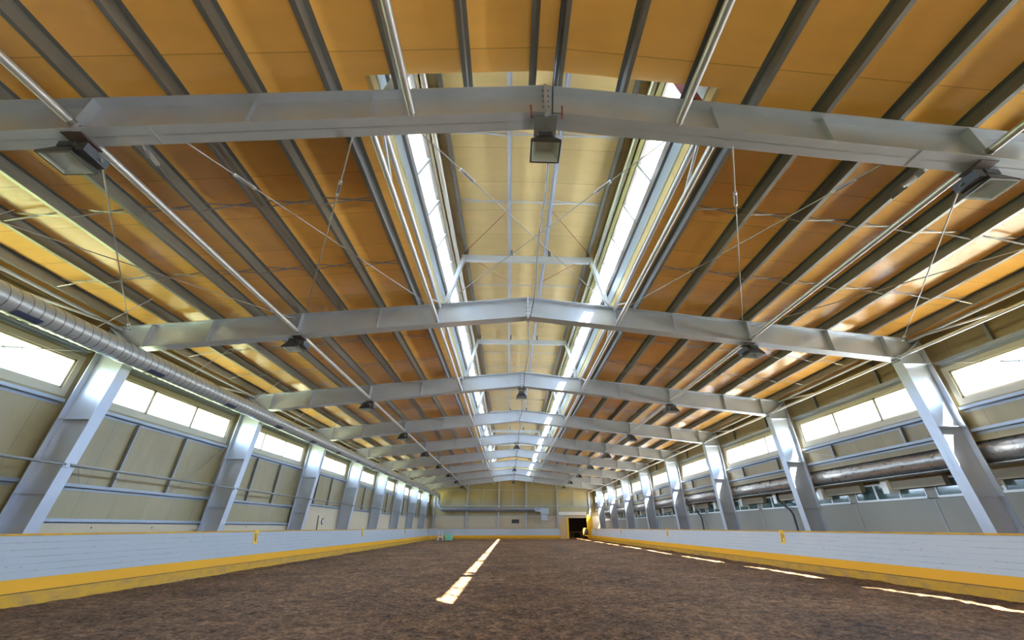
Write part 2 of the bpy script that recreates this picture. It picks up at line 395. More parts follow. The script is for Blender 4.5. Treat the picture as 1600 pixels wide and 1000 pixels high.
# lower windows of the adjoining rooms (right side)
for i, y in enumerate(mods):
    if y < 4 or y > 55: continue
    ya, yb = y + 0.16, y + 2.78; XL = 12.0; n = len([m for m in mods if 4 <= m <= y])
    b = MB(); t = .05
    b.box((XL-.03, ya, 2.08), (XL+.05, yb, 2.14)); b.box((XL-.01, ya, 2.56), (XL+.05, yb, 2.62))
    for q in range(4): ym = ya + (yb-ya)*q/3; b.box((XL-.012, max(ya, ym-.035), 2.10), (XL+.05, min(yb, ym+.035), 2.62))
    w = b.struct('window_%d' % (20+n), M['pvc'], 'low white-framed window of the side room, number %d along the right wall' % n, 'window')
    for q in range(3):
        a, c = ya + (yb-ya)*q/3 + .03, ya + (yb-ya)*(q+1)/3 - .03
        MB().box((XL+.01, a, 2.12), (XL+.02, c, 2.58)).part('pane', M['dglass'], w)
    # shutter housing above it
    ye = y + 1.05
    r_ = root('shutter_box', (XL-.12, ye, 2.33), 'beige shutter box with white end plate, number %d along the right wall' % n, 'shutter box', 'shutter boxes under the right duct')
    MB().box((XL-.20, ye-1.75, 2.37), (XL-.02, ye-.02, 2.70)).part('housing', M['boxbeige'], r_)
    MB().box((XL-.32, ye-.02, 2.27), (XL-.02, ye+.20, 2.66)).part('end_plate', M['plateWhite'], r_, label='white end plate')

# wall behind the camera
b = MB(); b.box((-12.3, Y0-.1, 0), (-.85, Y0, 7.5)); b.box((.85, Y0-.1, 0), (12.3, Y0, 7.5)); b.box((-.85, Y0-.1, 2.15), (.85, Y0, 7.5))     # unseen doorway gap, added so light reaches the front of the roof
portal((0, Y0-.12, 1.08), (PI/2, 0, 0), 1.7, 2.15)
b.struct('wall_back', M['gable'], 'tan panel gable wall behind the camera', 'wall')

# ------------------------------------------------------------------ roof
def slope_slab(b, xa, xb, ya, yb, th=0.10):
    za, zb = zcl(xa), zcl(xb)
    b.hexa([(xa,ya,za),(xb,ya,zb),(xb,yb,zb),(xa,yb,za),(xa,ya,za+th),(xb,ya,zb+th),(xb,yb,zb+th),(xa,yb,za+th)])
b = MB(); HX = 2.57
for s in (-1, 1):
    slope_slab(b, s*HX, s*11.28, Y0-.1, GY+.1)
    slope_slab(b, 0, s*HX, Y0-.1, LY0); slope_slab(b, 0, s*HX, LY1, GY+.1)
b.m = [1 if j % 6 == 1 else 0 for j in range(len(b.f))]
ceiling = b.struct('ceiling', [M['roof'], M['roofskin']], 'ochre insulated panel roof over the riding hall', 'ceiling')
b = MB()
for s in (-1, 1):
    b.hexa([(0,LY0,9.04),(s*2.75,LY0,8.97),(s*2.75,LY1,8.97),(0,LY1,9.04),(0,LY0,9.12),(s*2.75,LY0,9.05),(s*2.75,LY1,9.05),(0,LY1,9.12)])
for y in (LY0-.06, LY1): b.prism_y([(-2.6, zcl(2.6)+.03), (0, zcl(0)+.03), (2.6, zcl(2.6)+.03), (2.6, 9.04), (-2.6, 9.04)], y, y+.06)      # lantern ends
b.part('lantern_ceiling', M['lantern'], ceiling, label='cream ceiling of the raised roof lantern')
b = MB()
for s in (-1, 1): b.box((s*2.53, LY0, 7.03), (s*2.60, LY1, 7.27))
b.part('panel_edge', M['lantern'], ceiling)
b = MB()
for s in (-1, 1): b.box((s*2.25, LY0, 8.27), (s*2.30, LY1, 8.99))
b.part('lantern_fascia', M['fframe'], ceiling, label='cream band above the lantern glazing')
b = MB()
for s in (-1, 1): b.box((s*2.50, LY0, 7.25), (s*2.58, LY1, 7.62))
b.part('lantern_curb', M['bluegrey'], ceiling, label='blue grey curb below the lantern glazing')
# lantern glazing
for s in (-1, 1):
    A, B = (s*2.47, 7.78), (s*2.25, 8.27)
    b = MB(); d = Vector((B[0]-A[0], 0, B[1]-A[1]))
    b.box((s*2.44, LY0, 7.60), (s*2.54, LY1, 7.80)); b.box((s*2.22, LY0, 8.25), (s*2.31, LY1, 8.31))
    y = LY0 + 0.02; bars = []
    while y < LY1: bars.append(y); y += 1.2
    w = b.struct('window_%d' % (50 + (s > 0)), M['darkmetal'], '%s long strip of glazing along the roof lantern' % SIDE[s], 'window')
    for y in bars:
        MB().bar((A[0], y, A[1]), (B[0], y, B[1]), 0.06, 0.06, up=(0, 1, 0)).part('glazing_bar', M['girt'], w)
    b = MB(); n = s*0.012
    b.hexa([(A[0],LY0,A[1]),(A[0]+n,LY0,A[1]),(A[0]+n,LY1,A[1]),(A[0],LY1,A[1]),(B[0],LY0,B[1]),(B[0]+n,LY0,B[1]),(B[0]+n,LY1,B[1]),(B[0],LY1,B[1])])
    b.part('pane', M['glass'], w)
    ang = math.atan2(B[1]-A[1], abs(A[0]-B[0]))
    portal((s*2.42, (LY0+LY1)/2, 8.06), (0, s*(PI/2 - (PI/2-ang)*1.0), 0), 0.54, LY1-LY0)

# ------------------------------------------------------------------ portal frames
def make_frame(k):
    y = FY[k]; hw = 0.14
    fr = root('portal_frame', (0, y, 0), 'x', 'steel frame', 'steel portal frames across the hall')
    for s in (-1, 1):
        b = MB(); P = lambda x, z: (s*x, z)
        b.prism_y([P(0, zbot(0)), P(10.12, zbot(10.12)), P(10.92, ztop(10.92)), P(0, ztop(0))], y-.006, y+.006)
        for (xa, za, xb, zb, th) in ((0, ztop(0), 10.92, ztop(10.92), -.018), (0, zbot(0), 10.12, zbot(10.12), .018)):
            b.prism_y([P(xa, za), P(xb, zb), P(xb, zb+th), P(xa, za+th)], y-hw, y+hw)
        b.box((s*5.2-.006, y-hw, zbot(5.2)-.004), (s*5.2+.006, y+hw, zbot(5.2)+.004))
        raf = b.part('rafter', M['steel'], fr)
        for x, w in ((2.48, .07), (4.1, .07), (6.15, hw), (8.4, hw), (9.93, hw)):
            MB().box((s*x-.006, y-w, zbot(x)+.018), (s*x+.006, y+w, ztop(x)-.018)).part('stiffener', M['steel'], raf)
        b = MB()
        xi = lambda z: 10.45 - 0.33*z/5.33
        xo = lambda z: 11.08 - 0.16*z/5.9
        zk, ze = zbot(10.12), ztop(10.92)
        b.prism_y([P(10.45, 0), P(xi(zk), zk), P(10.92, ze), P(11.08, 0)], y-.006, y+.006)
        b.prism_y([P(10.45, 0), P(xi(zk), zk), P(xi(zk)+.018, zk), P(10.468, 0)], y-hw, y+hw)
        b.prism_y([P(11.08, 0), P(10.92, ze), P(10.90, ze), P(11.06, 0)], y-hw, y+hw)
        colm = b.part('column', M['steel'], fr)
        for z in (1.95, 3.55, 5.23):
            MB().box((s*(xi(z)+.01), y-hw, z-.006), (s*(xo(z)-.01), y+hw, z+.006)).part('stiffener', M['steel'], colm)
        MB().prism_y([P(10.10, zk-.03), P(10.94, ze+.01), P(10.96, ze-.02), P(10.12, zk-.06)], y-hw, y+hw).part('knee_plate', M['steel'], fr)
    rp = MB().box((-.022, y-hw, zbot(0)-.06), (.022, y+hw, ztop(0)+.03)).part('ridge_plate', M['steel'], fr)
    for q in range(5):
        z = zbot(0) + .06 + q*.125
        MB().tube((-.05, y-.09, z), (.05, y-.09, z), .017, 6).part('bolt', M['galv'], rp)
    return fr
f0 = make_frame(0)
f0['label'] = 'nearest grey steel portal frame, arching dark overhead across the photo'
ft = snapshot(f0)
for k in range(1, 9):
    lab = ('last grey steel portal frame before the far gable wall' if k == 8 else
           'grey steel portal frame spanning the hall, %s one from the camera' % ORD[k])
    dup(ft, (0, FY[k], 0), lab)

# lantern support frames
def make_lantern_frame(y):
    r_ = root('lantern_support', (0, y, 6.9), 'x', 'roof frame', 'steel frames carrying the roof lantern')
    for s in (-1, 1):
        b = MB(); b.bar((s*2.34, y, 6.86), (s*1.93, y, 8.55), 0.10, 0.16, up=(0, 1, 0))
        b.box((s*2.34-.13, y-.1, 6.85), (s*2.34+.13, y+.1, 6.87))
        b.part('leg', M['steel'], r_)
    MB().box((-2.0, y-.05, 8.42), (2.0, y+.05, 8.62)).part('beam', M['steel'], r_)
    for x in (-1.86, -.50, .66, 1.86): MB().box((x-.03, y-.02, 8.62), (x+.05, y+.02, 8.86)).part('cleat', M['galv'], r_)
    return r_
lf = make_lantern_frame(FY[0]); lf['label'] = 'lantern frame above the nearest portal frame with one leg painted dark red'
for c in children(lf):
    if c.name.startswith('leg') and sum(v.co.x for v in c.data.vertices) > 0: c.data.materials[0] = M['red']; c['label'] = 'dark red painted leg'
lf2 = make_lantern_frame(FY[1]); lf2['label'] = 'grey lantern frame standing on the second portal frame'
lt = snapshot(lf2)
for k in range(2, 9): dup(lt, (0, FY[k], 6.9), 'grey lantern frame standing on the %s portal frame' % ORD[k])

# ------------------------------------------------------------------ purlins
def zed(b, s, x, z1, h, y0, y1, fw=0.075, t=0.006):
    """Z purlin, bottom flange away from the ridge"""
    z0 = z1 - h; X = lambda v: s*v
    b.prism_y([(X(x), z0), (X(x+fw), z0), (X(x+fw), z0+.022), (X(x+fw-t), z0+.022), (X(x+fw-t), z0+t), (X(x+t), z0+t), (X(x+t), z1),
               (X(x-fw), z1), (X(x-fw), z1-t), (X(x), z1-t)], y0, y1)
PX = [3.05, 4.10, 5.15, 6.22, 7.33, 8.42, 9.50, 10.50]
for s in (-1, 1):
    for i, x in enumerate(PX):
        b = MB(); zed(b, s, x, zcl(x) + .002, 0.205, Y0, GY)
        lab = {0: 'galvanised purlin along the %s edge of the roof lantern opening', 7: 'galvanised eaves purlin along the top of the %s wall'}.get(i)
        lab = lab % SIDE[s] if lab else 'galvanised purlin on the %s roof slope, %s one out from the lantern' % (SIDE[s], ORD[i])
        b.thing('purlin', M['galv'], lab, 'purlin', 'galvanised roof purlins')
    for i, x in enumerate((0.19, 1.14, 2.12)):
        b = MB(); zed(b, s, x, zcl(x) + .002, 0.205, Y0, FY[0]+.12, fw=.06)
        b.thing('purlin', M['galv'], 'short purlin before the lantern, %s one %s of the ridge' % (ORD[i], SIDE[s]), 'purlin', 'short purlins above the nearest frame')
    b = MB(); zed(b, s, .56, 9.03, 0.17, LY0, LY1, fw=.05)
    b.thing('purlin', M['steel'], 'thin purlin under the lantern ceiling, %s of its centre' % SIDE[s], 'purlin', 'lantern purlins')
    b = MB(); b.box((s*1.93, LY0, 8.76), (s*1.94, LY1, 8.99)); b.box((s*1.83, LY0, 8.76), (s*1.94, LY1, 8.768)); b.box((s*1.83, LY0, 8.76), (s*1.836, LY1, 8.79))
    b.thing('purlin', M['galv'], 'edge purlin along the %s side of the lantern ceiling' % SIDE[s], 'purlin', 'lantern purlins')
    b = MB(); b.tube((s*2.17, LY0, 8.70), (s*2.17, LY1, 8.70), .068, 14)
    b.thing('gutter_tube', M['tube'], 'bright round tube along the %s upper edge of the lantern glazing' % SIDE[s], 'tube', 'lantern edge tubes', smooth=True)

# zigzag straps bridging the purlins
def strap(b, s, i, y, flip, px=PX):
    xa, xb = px[i], px[i+1]; za, zb = zcl(xa), zcl(xb)
    p0 = (s*(xa+.01), y + (.012 if flip else -.012), za - (.02 if flip else .19)); p1 = (s*(xb-.005), y + (.012 if flip else -.012), zb - (.19 if flip else .02))
    b.bar(p0, p1, 0.034, 0.004)
for s in (-1, 1):
    for dy in (2.0, 4.0):
        y = FY[0] + dy
        proto = root('purlin_bridging', (0, y, 6.5), 'x', 'bridging straps', 'bridging straps between the purlins')
        for i in range(7):
            for fl in (0, 1): b = MB(); strap(b, s, i, y, fl); b.part('strap', M['rod'], proto)
        nf = 'nearer' if dy < 3 else 'farther'
        proto['label'] = '%s row of crossing straps on the %s slope, %s' % (nf, SIDE[s], between(0))
        t = snapshot(proto)
        for k in range(-1, 9):
            if k == 0: continue
            lab = '%s row of crossing straps on the %s slope, %s' % (nf, SIDE[s], between(k))
            if k < 3 and k > 0: dup(t, (0, FY[0] + BAY*k + dy, 6.5), lab)
            elif k >= 3:
                b = MB()
                for i in range(7):
                    for fl in (0, 1): strap(b, s, i, FY[0]+BAY*k+dy, fl)
                b.thing('purlin_bridging', M['rod'], lab, 'bridging straps', 'bridging straps between the purlins')
LPX = [-1.93, -.56, .56, 1.93]
for k in range(9):
    for dy in (2.0, 4.0):
        y = FY[k] + dy; b = MB()
        for i in range(3):
            for fl in (0, 1):
                b.bar((LPX[i], y, 8.86 + (.10 if fl else -.02)), (LPX[i+1], y+.02, 8.86 + (-.02 if fl else .10)), 0.03, .004)
        b.thing('lantern_bridging', M['steel'], '%s pale crossing strap row under the lantern ceiling, %s' % ('nearer' if dy < 3 else 'farther', between(k)), 'bridging straps', 'strap rows under the lantern ceiling')
# thin brown tie rods round the second lantern frame
for s in (-1, 1):
    for (ya, yb, w) in ((FY[1]-.05, FY[1]-1.75, 'before'), (FY[1]+.05, FY[1]+1.6, 'behind')):
        MB().tube((s*1.9, ya, 8.72), (s*.6, yb, 8.82), .009, 6).thing('tie_rod', M['red'], 'thin brown tie rod %s the second lantern frame, %s side' % (w, SIDE[s]), 'tie rod', 'thin brown lantern tie rods')

# ------------------------------------------------------------------ tube struts between the frames
def flat_end(b, p, q, r):    # flattened tube end with bolt plate
    d = (Vector(q) - Vector(p)).normalized(); e = Vector(p) - d*0.02
    b.bar(e, Vector(p) + d*.10, r*2.1, .018)
for s in (-1, 1):
    # tube over the camera, ends on the nearest frame
    x = s*1.857; b = MB(); b.tube((x, Y0, 6.28), (x, FY[0]-.13, 6.33), .055, 16); b.tube((x, FY[0]-.17, 6.33), (x, FY[0]-.12, 6.33), .06, 16)
    b.thing('tube_strut', M['tube'], 'silver tube running overhead to the nearest frame, %s of the ridge' % SIDE[s], 'tube strut', 'struts over the camera', smooth=True)
    for k in range(-1, 9):
        ya = FY[k] + .02 if k >= 0 else Y0; yb = FY[k+1] - .02 if k < 8 else GY
        # mid slope strut
        x = s*6.1
        st = root('slope_strut', (x, (ya+yb)/2, 5.88), 'silver tube strut along the middle of the %s slope, %s' % (SIDE[s], between(k)), 'tube strut', 'mid slope tube struts')
        MB().tube((x, ya+.1, 5.885), (x, yb-.1, 5.885), .052, 14).part('tube', M['tube'], st, smooth=True)
        for yy, q in ((ya, 1), (yb, -1)):
            b = MB(); b.box((x-.05, yy+q*.0, 5.876), (x+.05, yy+q*.16, 5.894)); b.tube((x, yy+q*.14, 5.885), (x, yy+q*.19, 5.885), .057, 12); b.part('end_plate', M['galv'], st)
        # eaves pair
        es = root('eaves_strut', (s*10.4, (ya+yb)/2, 5.4), 'pair of tubes with diagonal brace at the %s eaves, %s' % (SIDE[s], between(k)), 'tube strut', 'eaves tube struts')
        MB().tube((s*10.2, ya, 5.44), (s*10.2, yb, 5.44), .042, 12).part('lower_tube', M['tube'], es, smooth=True)
        MB().tube((s*10.74, ya, 5.93), (s*10.74, yb, 5.93), .042, 12).part('upper_tube', M['tube'], es, smooth=True)
        if k < 8: MB().tube((s*10.72, yb-.55, 5.90), (s*10.24, yb-2.6, 5.48), .028, 10).part('brace', M['tube'], es, smooth=True)
        # latticed pair beside the lantern
        if 0 <= k:
            ls = root('lantern_strut', (s*2.48, (ya+yb)/2, 6.3), 'twin silver tubes along the %s lantern edge, %s' % (SIDE[s], between(k)), 'tube strut', 'twin tubes beside the lantern')
            MB().tube((s*2.48, ya, 6.31), (s*2.48, yb, 6.31), .05, 14).part('lower_tube', M['tube'], ls, smooth=True)
            MB().tube((s*2.48, ya, 6.80), (s*2.48, yb, 6.80), .05, 14).part('upper_tube', M['tube'], ls, smooth=True)
            for (u, v) in (((ya+.35), (ya+1.15)), ((yb-.35), (yb-1.15))):
                MB().tube((s*2.48, u, 6.76), (s*2.48, v, 6.35), .025, 10).part('brace', M['tube'], ls, smooth=True)
# short fly braces behind the nearest frame
for s in (-1, 1):
    p, q = Vector((s*5.50, FY[0]+.20, 5.90)), Vector((s*6.15, FY[0]+1.15, 6.42)); d = q-p
    fb = root('fly_brace', p, 'short tube brace with bolted plates behind the nearest frame, %s side' % SIDE[s], 'brace', 'short fly braces')
    MB().tube(p + d*.12, p + d*.55, .032, 12).part('tube', M['tube'], fb, smooth=True)
    MB().bar(p - d*.05, p + d*.16, .10, .014, up=(1, 0, 0.4)).part('plate', M['galv'], fb)
    MB().bar(p + d*.52, p + d*1.05, .12, .014, up=(1, 0, 0.4)).part('plate', M['galv'], fb)

# bracing rods of the second bay, each with a turnbuckle
def rod(p, q, t, label, name='brace_rod', r=.011, group='roof bracing rods'):
    p, q = Vector(p), Vector(q); o = root(name, p, label, 'brace rod', group)
    MB().tube(p, q, r, 8).part('rod', M['rod'], o, smooth=True)
    c = p + (q-p)*t; d = (q-p).normalized(); b = MB()
    n = d.cross(Vector((0, 0, 1))).normalized()*.022
    b.bar(c - d*.17 + n, c + d*.17 + n, .014, .034); b.bar(c - d*.17 - n, c + d*.17 - n, .014, .034)
    b.tube(c - d*.18, c - d*.12, .030, 8); b.tube(c + d*.12, c + d*.18, .030, 8)
    b.part('turnbuckle', M['tube'], o)
ya, yb = FY[0] + .06, FY[1] - .06
for s in (-1, 1):
    w = SIDE[s]
    rod((s*5.18, ya, 6.10), (s*2.78, yb, 6.84), .17 if s < 0 else .12, 'long bracing rod under the %s slope running in towards the lantern' % w)
    rod((s*2.68, ya, 6.14), (s*6.10, yb, 6.48), .18, 'steep bracing rod under the %s slope running out to the mid strut' % w)
    rod((s*5.90, ya+.1, 5.62), (s*10.50, yb, 5.90), .95, 'bracing rod hanging from the %s floodlight towards the eaves' % w)
    rod((s*10.4, ya, 5.75), (s*6.30, yb, 6.30), .93, 'low bracing rod from the %s eaves rising to the mid strut' % w)
    rod((s*-1.95, ya, 6.42), (s*2.35, yb, 6.88), .17 if s > 0 else .20, 'bracing rod crossing below the lantern and rising to the %s' % w, r=.0095)
# wall bracing rods
for s in (-1, 1):
    rod((s*10.86, FY[1]-.1, 5.25), (s*10.86, FY[0]+.3, 3.2), .30, 'thin bracing rod crossing the nearest %s window' % SIDE[s], 'wall_brace_rod', .010, 'wall bracing rods')
    for k in range(1, 8):
        y1, y2 = FY[k], FY[k+1]
        for (a, za, c, zc, w) in ((y2-.2, 3.9, y2-1.9, 2.25 if s < 0 else 3.45, 'longer'), (y1+.3, 3.7, y1+1.2, 2.22 if s < 0 else 3.45, 'shorter')):
            MB().tube((s*11.04, a, za), (s*11.04, c, zc), .009, 6).thing('sag_rod', M['rod'], '%s thin slanted sag rod on the %s wall, %s' % (w, SIDE[s], between(k)), 'rod', 'thin wall sag rods')

# ------------------------------------------------------------------ wall rails
def cee_y(b, x, z, y0, y1, s, d=0.13, h=0.075):    # horizontal girt on the wall face
    xi, xo = s*(WX - .002), s*(WX - d)
    b.box((xi, y0, z-.004), (xo, y1, z+.004)); b.box((xo, y0, z-.004), (xo + s*.006, y1, z+h)); b.box((xi, y0, z-h*.8), (xi - s*.006, y1, z))
for s in (-1, 1):
    for k in range(0, 9):
        ya = FY[k] + .15; yb = FY[k+1] - .15 if k < 8 else GY - .05
        fr = root('wall_framing', (s*WX, (ya+yb)/2, 1.4), 'grey girts and posts on the %s wall, %s' % (SIDE[s], between(k)), 'wall framing', 'girt frames on the side walls')
        zs = [1.43, 2.18, 3.93, 5.20] if s < 0 else [3.40, 3.95, 5.17]
        if s < 0 and k >= 3: zs = [2.36, 3.93, 5.20]
        for z in zs: b = MB(); cee_y(b, WX, z, ya, yb, s); b.part('girt', M['girt'], fr)
        L = yb - ya; c0 = FY[k]
        if s < 0:
            for q in (2.08, 3.93): MB().box((-WX+.1, c0+q-.03, 2.2 if k < 3 else 2.36), (-WX+.01, c0+q+.03, 3.90)).part('post', M['galv'], fr)
        else:
            for q in (1.66, 4.45):
                MB().box((WX-.1, c0+q-.035, 3.42), (WX-.01, c0+q+.035, 3.92)).part('post', M['galv'], fr)
                MB().box((WX-.1, c0+q-.035, 5.20), (WX-.01, c0+q+.035, 5.98)).part('post', M['galv'], fr)
# round rail on the left columns
for k in range(0, 9):
    ya, yb = FY[k], FY[k+1] if k < 8 else GY
    r_ = root('wall_rail', (-10.25, (ya+yb)/2, 2.54), 'thin round rail fixed across the left columns, %s' % between(k), 'rail', 'rails on the left columns')
    MB().tube((-10.235, ya-.05, 2.545), (-10.235, yb-.15, 2.545), .030, 10).part('tube', M['galv'], r_, smooth=True)
    MB().box((-10.32, yb-.2, 2.49), (-10.225, yb-.05, 2.56)).part('bracket', M['steel'], r_)

# ------------------------------------------------------------------ kickboards
def kick_profile(s):
    return dict(worn=[(10.20, -.16), (10.213, .15), (10.27, .15), (10.27, -.16)],
                yellow=[(10.225, .163), (10.25, .40), (10.31, .40), (10.29, .163)],
                seam=[(10.224, .148), (10.222, .166), (10.29, .166), (10.29, .148)],
                white=[(10.25, .40), (10.345, 1.165), (10.372, 1.165), (10.31, .40)],
                cap=[(10.325, 1.165), (10.325, 1.205), (10.374, 1.205), (10.374, 1.165)])
KP = kick_profile(1)
def kick(name, label, sweep):
    o = root('kickboard', sweep(10.3, 0), label, 'kickboard', 'kickboards round the arena')
    for key, pn, m, lab in (('white', 'white_boards', 'kwhite', 'white painted boards'), ('yellow', 'yellow_band', 'kyellow', 'yellow painted band'),
                            ('seam', 'dirt_line', 'dirt', 'dark dirt line above the base plank'), ('worn', 'base_plank', 'kworn', 'worn yellow base plank'), ('cap', 'cap_rail', 'kcap', 'ochre cap rail')):
        poly = KP[key]; n = len(poly); b = MB()
        a = [sweep(p[0], 0, p[1]) for p in poly]; c = [sweep(p[0], 1, p[1]) for p in poly]
        b._add(a + c, [tuple(range(n)), tuple(range(2*n-1, n-1, -1))] + [(i, i+n, (i+1) % n + n, (i+1) % n) for i in range(n)])
        b.part(pn, M[m], o, label=lab)
    return o
def sweep_seg(p0, p1):     # p0,p1: ends of the reference line at d = 10.2; boards lean outwards (to the right of p0->p1 is inside... outward normal given)
    p0, p1 = Vector((p0[0], p0[1], 0)), Vector((p1[0], p1[1], 0)); d = (p1-p0).normalized(); nrm = Vector((-d.y, d.x, 0))
    def f(off, t, z=0.0):
        p = p0 if t == 0 else p1; q = p + nrm*(off-10.2); return (q.x, q.y, z)
    return f
kick('kickboard', 'long white and yellow kickboard down the left side of the arena', sweep_seg((-10.2, Y0+.05), (-10.2, 54.6)))
kick('kickboard', 'short angled kickboard across the far left corner', sweep_seg((-10.2, 54.6), (-8.75, 56.7)))
kick('kickboard', 'white and yellow kickboard along the far gable wall', sweep_seg((-8.75, 56.7), (6.2, 56.7)))
kick('kickboard', 'long white and yellow kickboard down the right side of the arena', sweep_seg((10.2, 57.2), (10.2, Y0+.05)))

# letter plates
def letter_poly(ch):
    if ch == 'P': return [[(.06,.0),(.34,.0),(.34,.06),(.26,.06),(.26,.94),(.34,.94),(.34,1.0),(.06,1.0),(.06,.94),(.13,.94),(.13,.06),(.06,.06)],
                          [(.26,1.0),(.42,1.0),(.55,.95),(.62,.86),(.62,.64),(.55,.55),(.42,.50),(.26,.50),(.26,.56),(.38,.56),(.45,.60),(.48,.66),(.48,.84),(.45,.90),(.38,.94),(.26,.94)]]
    if ch == 'V': return [[(.0,1.0),(.28,1.0),(.28,.95),(.22,.95),(.34,.30),(.45,.95),(.40,.95),(.40,1.0),(.58,1.0),(.58,.95),(.53,.95),(.36,.0),(.26,.0),(.06,.95),(.0,.95)]]
    B = lambda x0, y0, x1, y1: [(x0,y0),(x1,y0),(x1,y1),(x0,y1)]
    if ch == 'E': return [B(.06,0,.2,1), B(.2,0,.56,.1), B(.2,.45,.48,.55), B(.2,.9,.56,1)]
    if ch == 'H': return [B(.04,0,.18,1), B(.42,0,.56,1), B(.18,.45,.42,.55)]
    if ch == 'S': return [B(.06,0,.56,.1), B(.42,.1,.56,.5), B(.06,.45,.56,.55), B(.06,.5,.2,.95), B(.06,.9,.56,1)]
    if ch == 'B': return [B(.06,0,.2,1), B(.2,0,.5,.1), B(.2,.45,.5,.55), B(.2,.9,.5,1), B(.44,.08,.58,.47), B(.44,.53,.58,.92)]
    if ch == 'R': return [B(.06,0,.2,1), B(.2,.45,.5,.55), B(.2,.9,.5,1), B(.44,.53,.58,.92), [(.26,.45),(.42,.45),(.60,0),(.44,0)]]
    if ch == 'M': return [B(.0,0,.12,1), B(.5,0,.62,1), [(.12,1),(.24,1),(.37,.5),(.25,.5)], [(.38,1),(.5,1),(.37,.5),(.25,.5)]]
for s, lst in ((-1, ((17.72, 'V'), (30.2, 'E'), (42.4, 'S'), (53.4, 'H'))), (1, ((17.08, 'P'), (29.6, 'B'), (42.0, 'R'), (54.0, 'M')))):
    for y, ch in lst:
        face = lambda z: s*(10.25 + (z-.40)*(.095/.765) - .006)
        z0, z1, hw = .76, 1.17, .145
        o = root('letter_plate', (face(z0), y, z0), 'yellow plate with black letter %s on the %s kickboard' % (ch, SIDE[s]), 'letter sign', 'arena letter plates')
        b = MB(); t = s*.005
        b.hexa([(face(z0)-t, y-hw, z0), (face(z0)+t*2, y-hw, z0), (face(z0)+t*2, y+hw, z0), (face(z0)-t, y+hw, z0),
                (face(z1)-t, y-hw, z1), (face(z1)+t*2, y-hw, z1), (face(z1)+t*2, y+hw, z1), (face(z1)-t, y+hw, z1)])
        b.box((face(z1)-t*5, y-hw, z1-.01), (s*10.372, y+hw, z1+.045))
        b.part('plate', M['yellow'], o)
        b = MB(); H = .29; zb_ = .81
        for poly in letter_poly(ch):
            pts = []
            for (u, v) in poly:
                yy = y + (u - .31)*H*1.2*(1 if s < 0 else -1); zz = zb_ + v*H; pts.append((yy, zz))
            n = len(pts); vs = [(face(z)-s*.007, yy, z) for yy, z in pts] + [(face(z)-s*.004, yy, z) for yy, z in pts]
            b._add(vs, [tuple(range(n)), tuple(range(2*n-1, n-1, -1))] + [(i, i+n, (i+1) % n + n, (i+1) % n) for i in range(n)])
        b.part('letter', M['ink'], o, label='black letter %s' % ch)

# ------------------------------------------------------------------ floodlights
def make_lamp(x, y, z, label, tilt=0.0, yoff=0.0):
    """downward floodlight; z = lens level"""
    r_ = root('floodlight', (x, y, z), label, 'floodlight', 'black floodlights under the frames')
    T = Matrix.Translation((x, y, z)) @ Matrix.Rotation(tilt, 4, 'Y') @ Matrix.Translation((-x, -y, -z))
    def tr(b): b.v = [tuple(T @ Vector(v)) for v in b.v]; return b
    def ring(a, c, zz): return [(x-a, y-c, zz), (x+a, y-c, zz), (x+a, y+c, zz), (x-a, y+c, zz)]
    b = MB(); A, B_, Cc = ring(.215, .19, z), ring(.215, .19, z+.03), ring(.11, .11, z+.20)
    b._add(A + B_ + Cc, [(0,1,5,4),(1,2,6,5),(2,3,7,6),(3,0,4,7),(4,5,9,8),(5,6,10,9),(6,7,11,10),(7,4,8,11),(8,9,10,11)])
    i0, i1, i2 = ring(.19, .165, z), ring(.19, .165, z+.025), ring(.10, .10, z+.16)
    b._add(A + i0, [(0,1,5,4),(1,2,6,5),(2,3,7,6),(3,0,4,7)])
    tr(b).part('housing', M['black'], r_)
    b = MB(); b._add(i1 + i2, [(0,1,5,4),(1,2,6,5),(2,3,7,6),(3,0,4,7),(4,5,6,7)]); b._add(i0 + i1, [(0,1,5,4),(1,2,6,5),(2,3,7,6),(3,0,4,7)])
    tr(b).part('reflector', M['reflector'], r_)
    tr(MB().box((x-.19, y-.165, z+.006), (x+.19, y+.165, z+.010))).part('lens', M['glass'], r_)
    sg = 1 if x < 0 else -1
    b = MB(); b.box((x-.10, y-.13, z+.19), (x+.10, y+.13, z+.27))
    tr(b).part('ballast_box', M['black'], r_)
    b = MB(); b.box((x-.13, y-.02, z+.205), (x-.115, y+.02, z+.36)); b.box((x+.115, y-.02, z+.205), (x+.13, y+.02, z+.36)); b.box((x-.13, y-.02, z+.35), (x+.13, y+.02, z+.365))
    b.part('bracket', M['darkmetal'], r_)
    return r_
for s in (-1, 1):
    for k in range(9):
        x = s*6.12; z = zbot(6.1) - .24
        l = make_lamp(s*6.28, FY[k] + .16, z-.06, 'black floodlight under the %s side of the %s frame' % (SIDE[s], ORD[k]), tilt=s*0.05)
        MB().box((s*6.0, FY[k]-.10, zbot(6.1)-.03), (s*6.26, FY[k]+.20, zbot(6.1)-.005)).part('mounting_plate', M['plate'], l)
        MB().box((s*5.94, FY[k]-.02, z-.0), (s*6.05, FY[k]+.30, z+.13)).part('gear_box', M['black'], l)
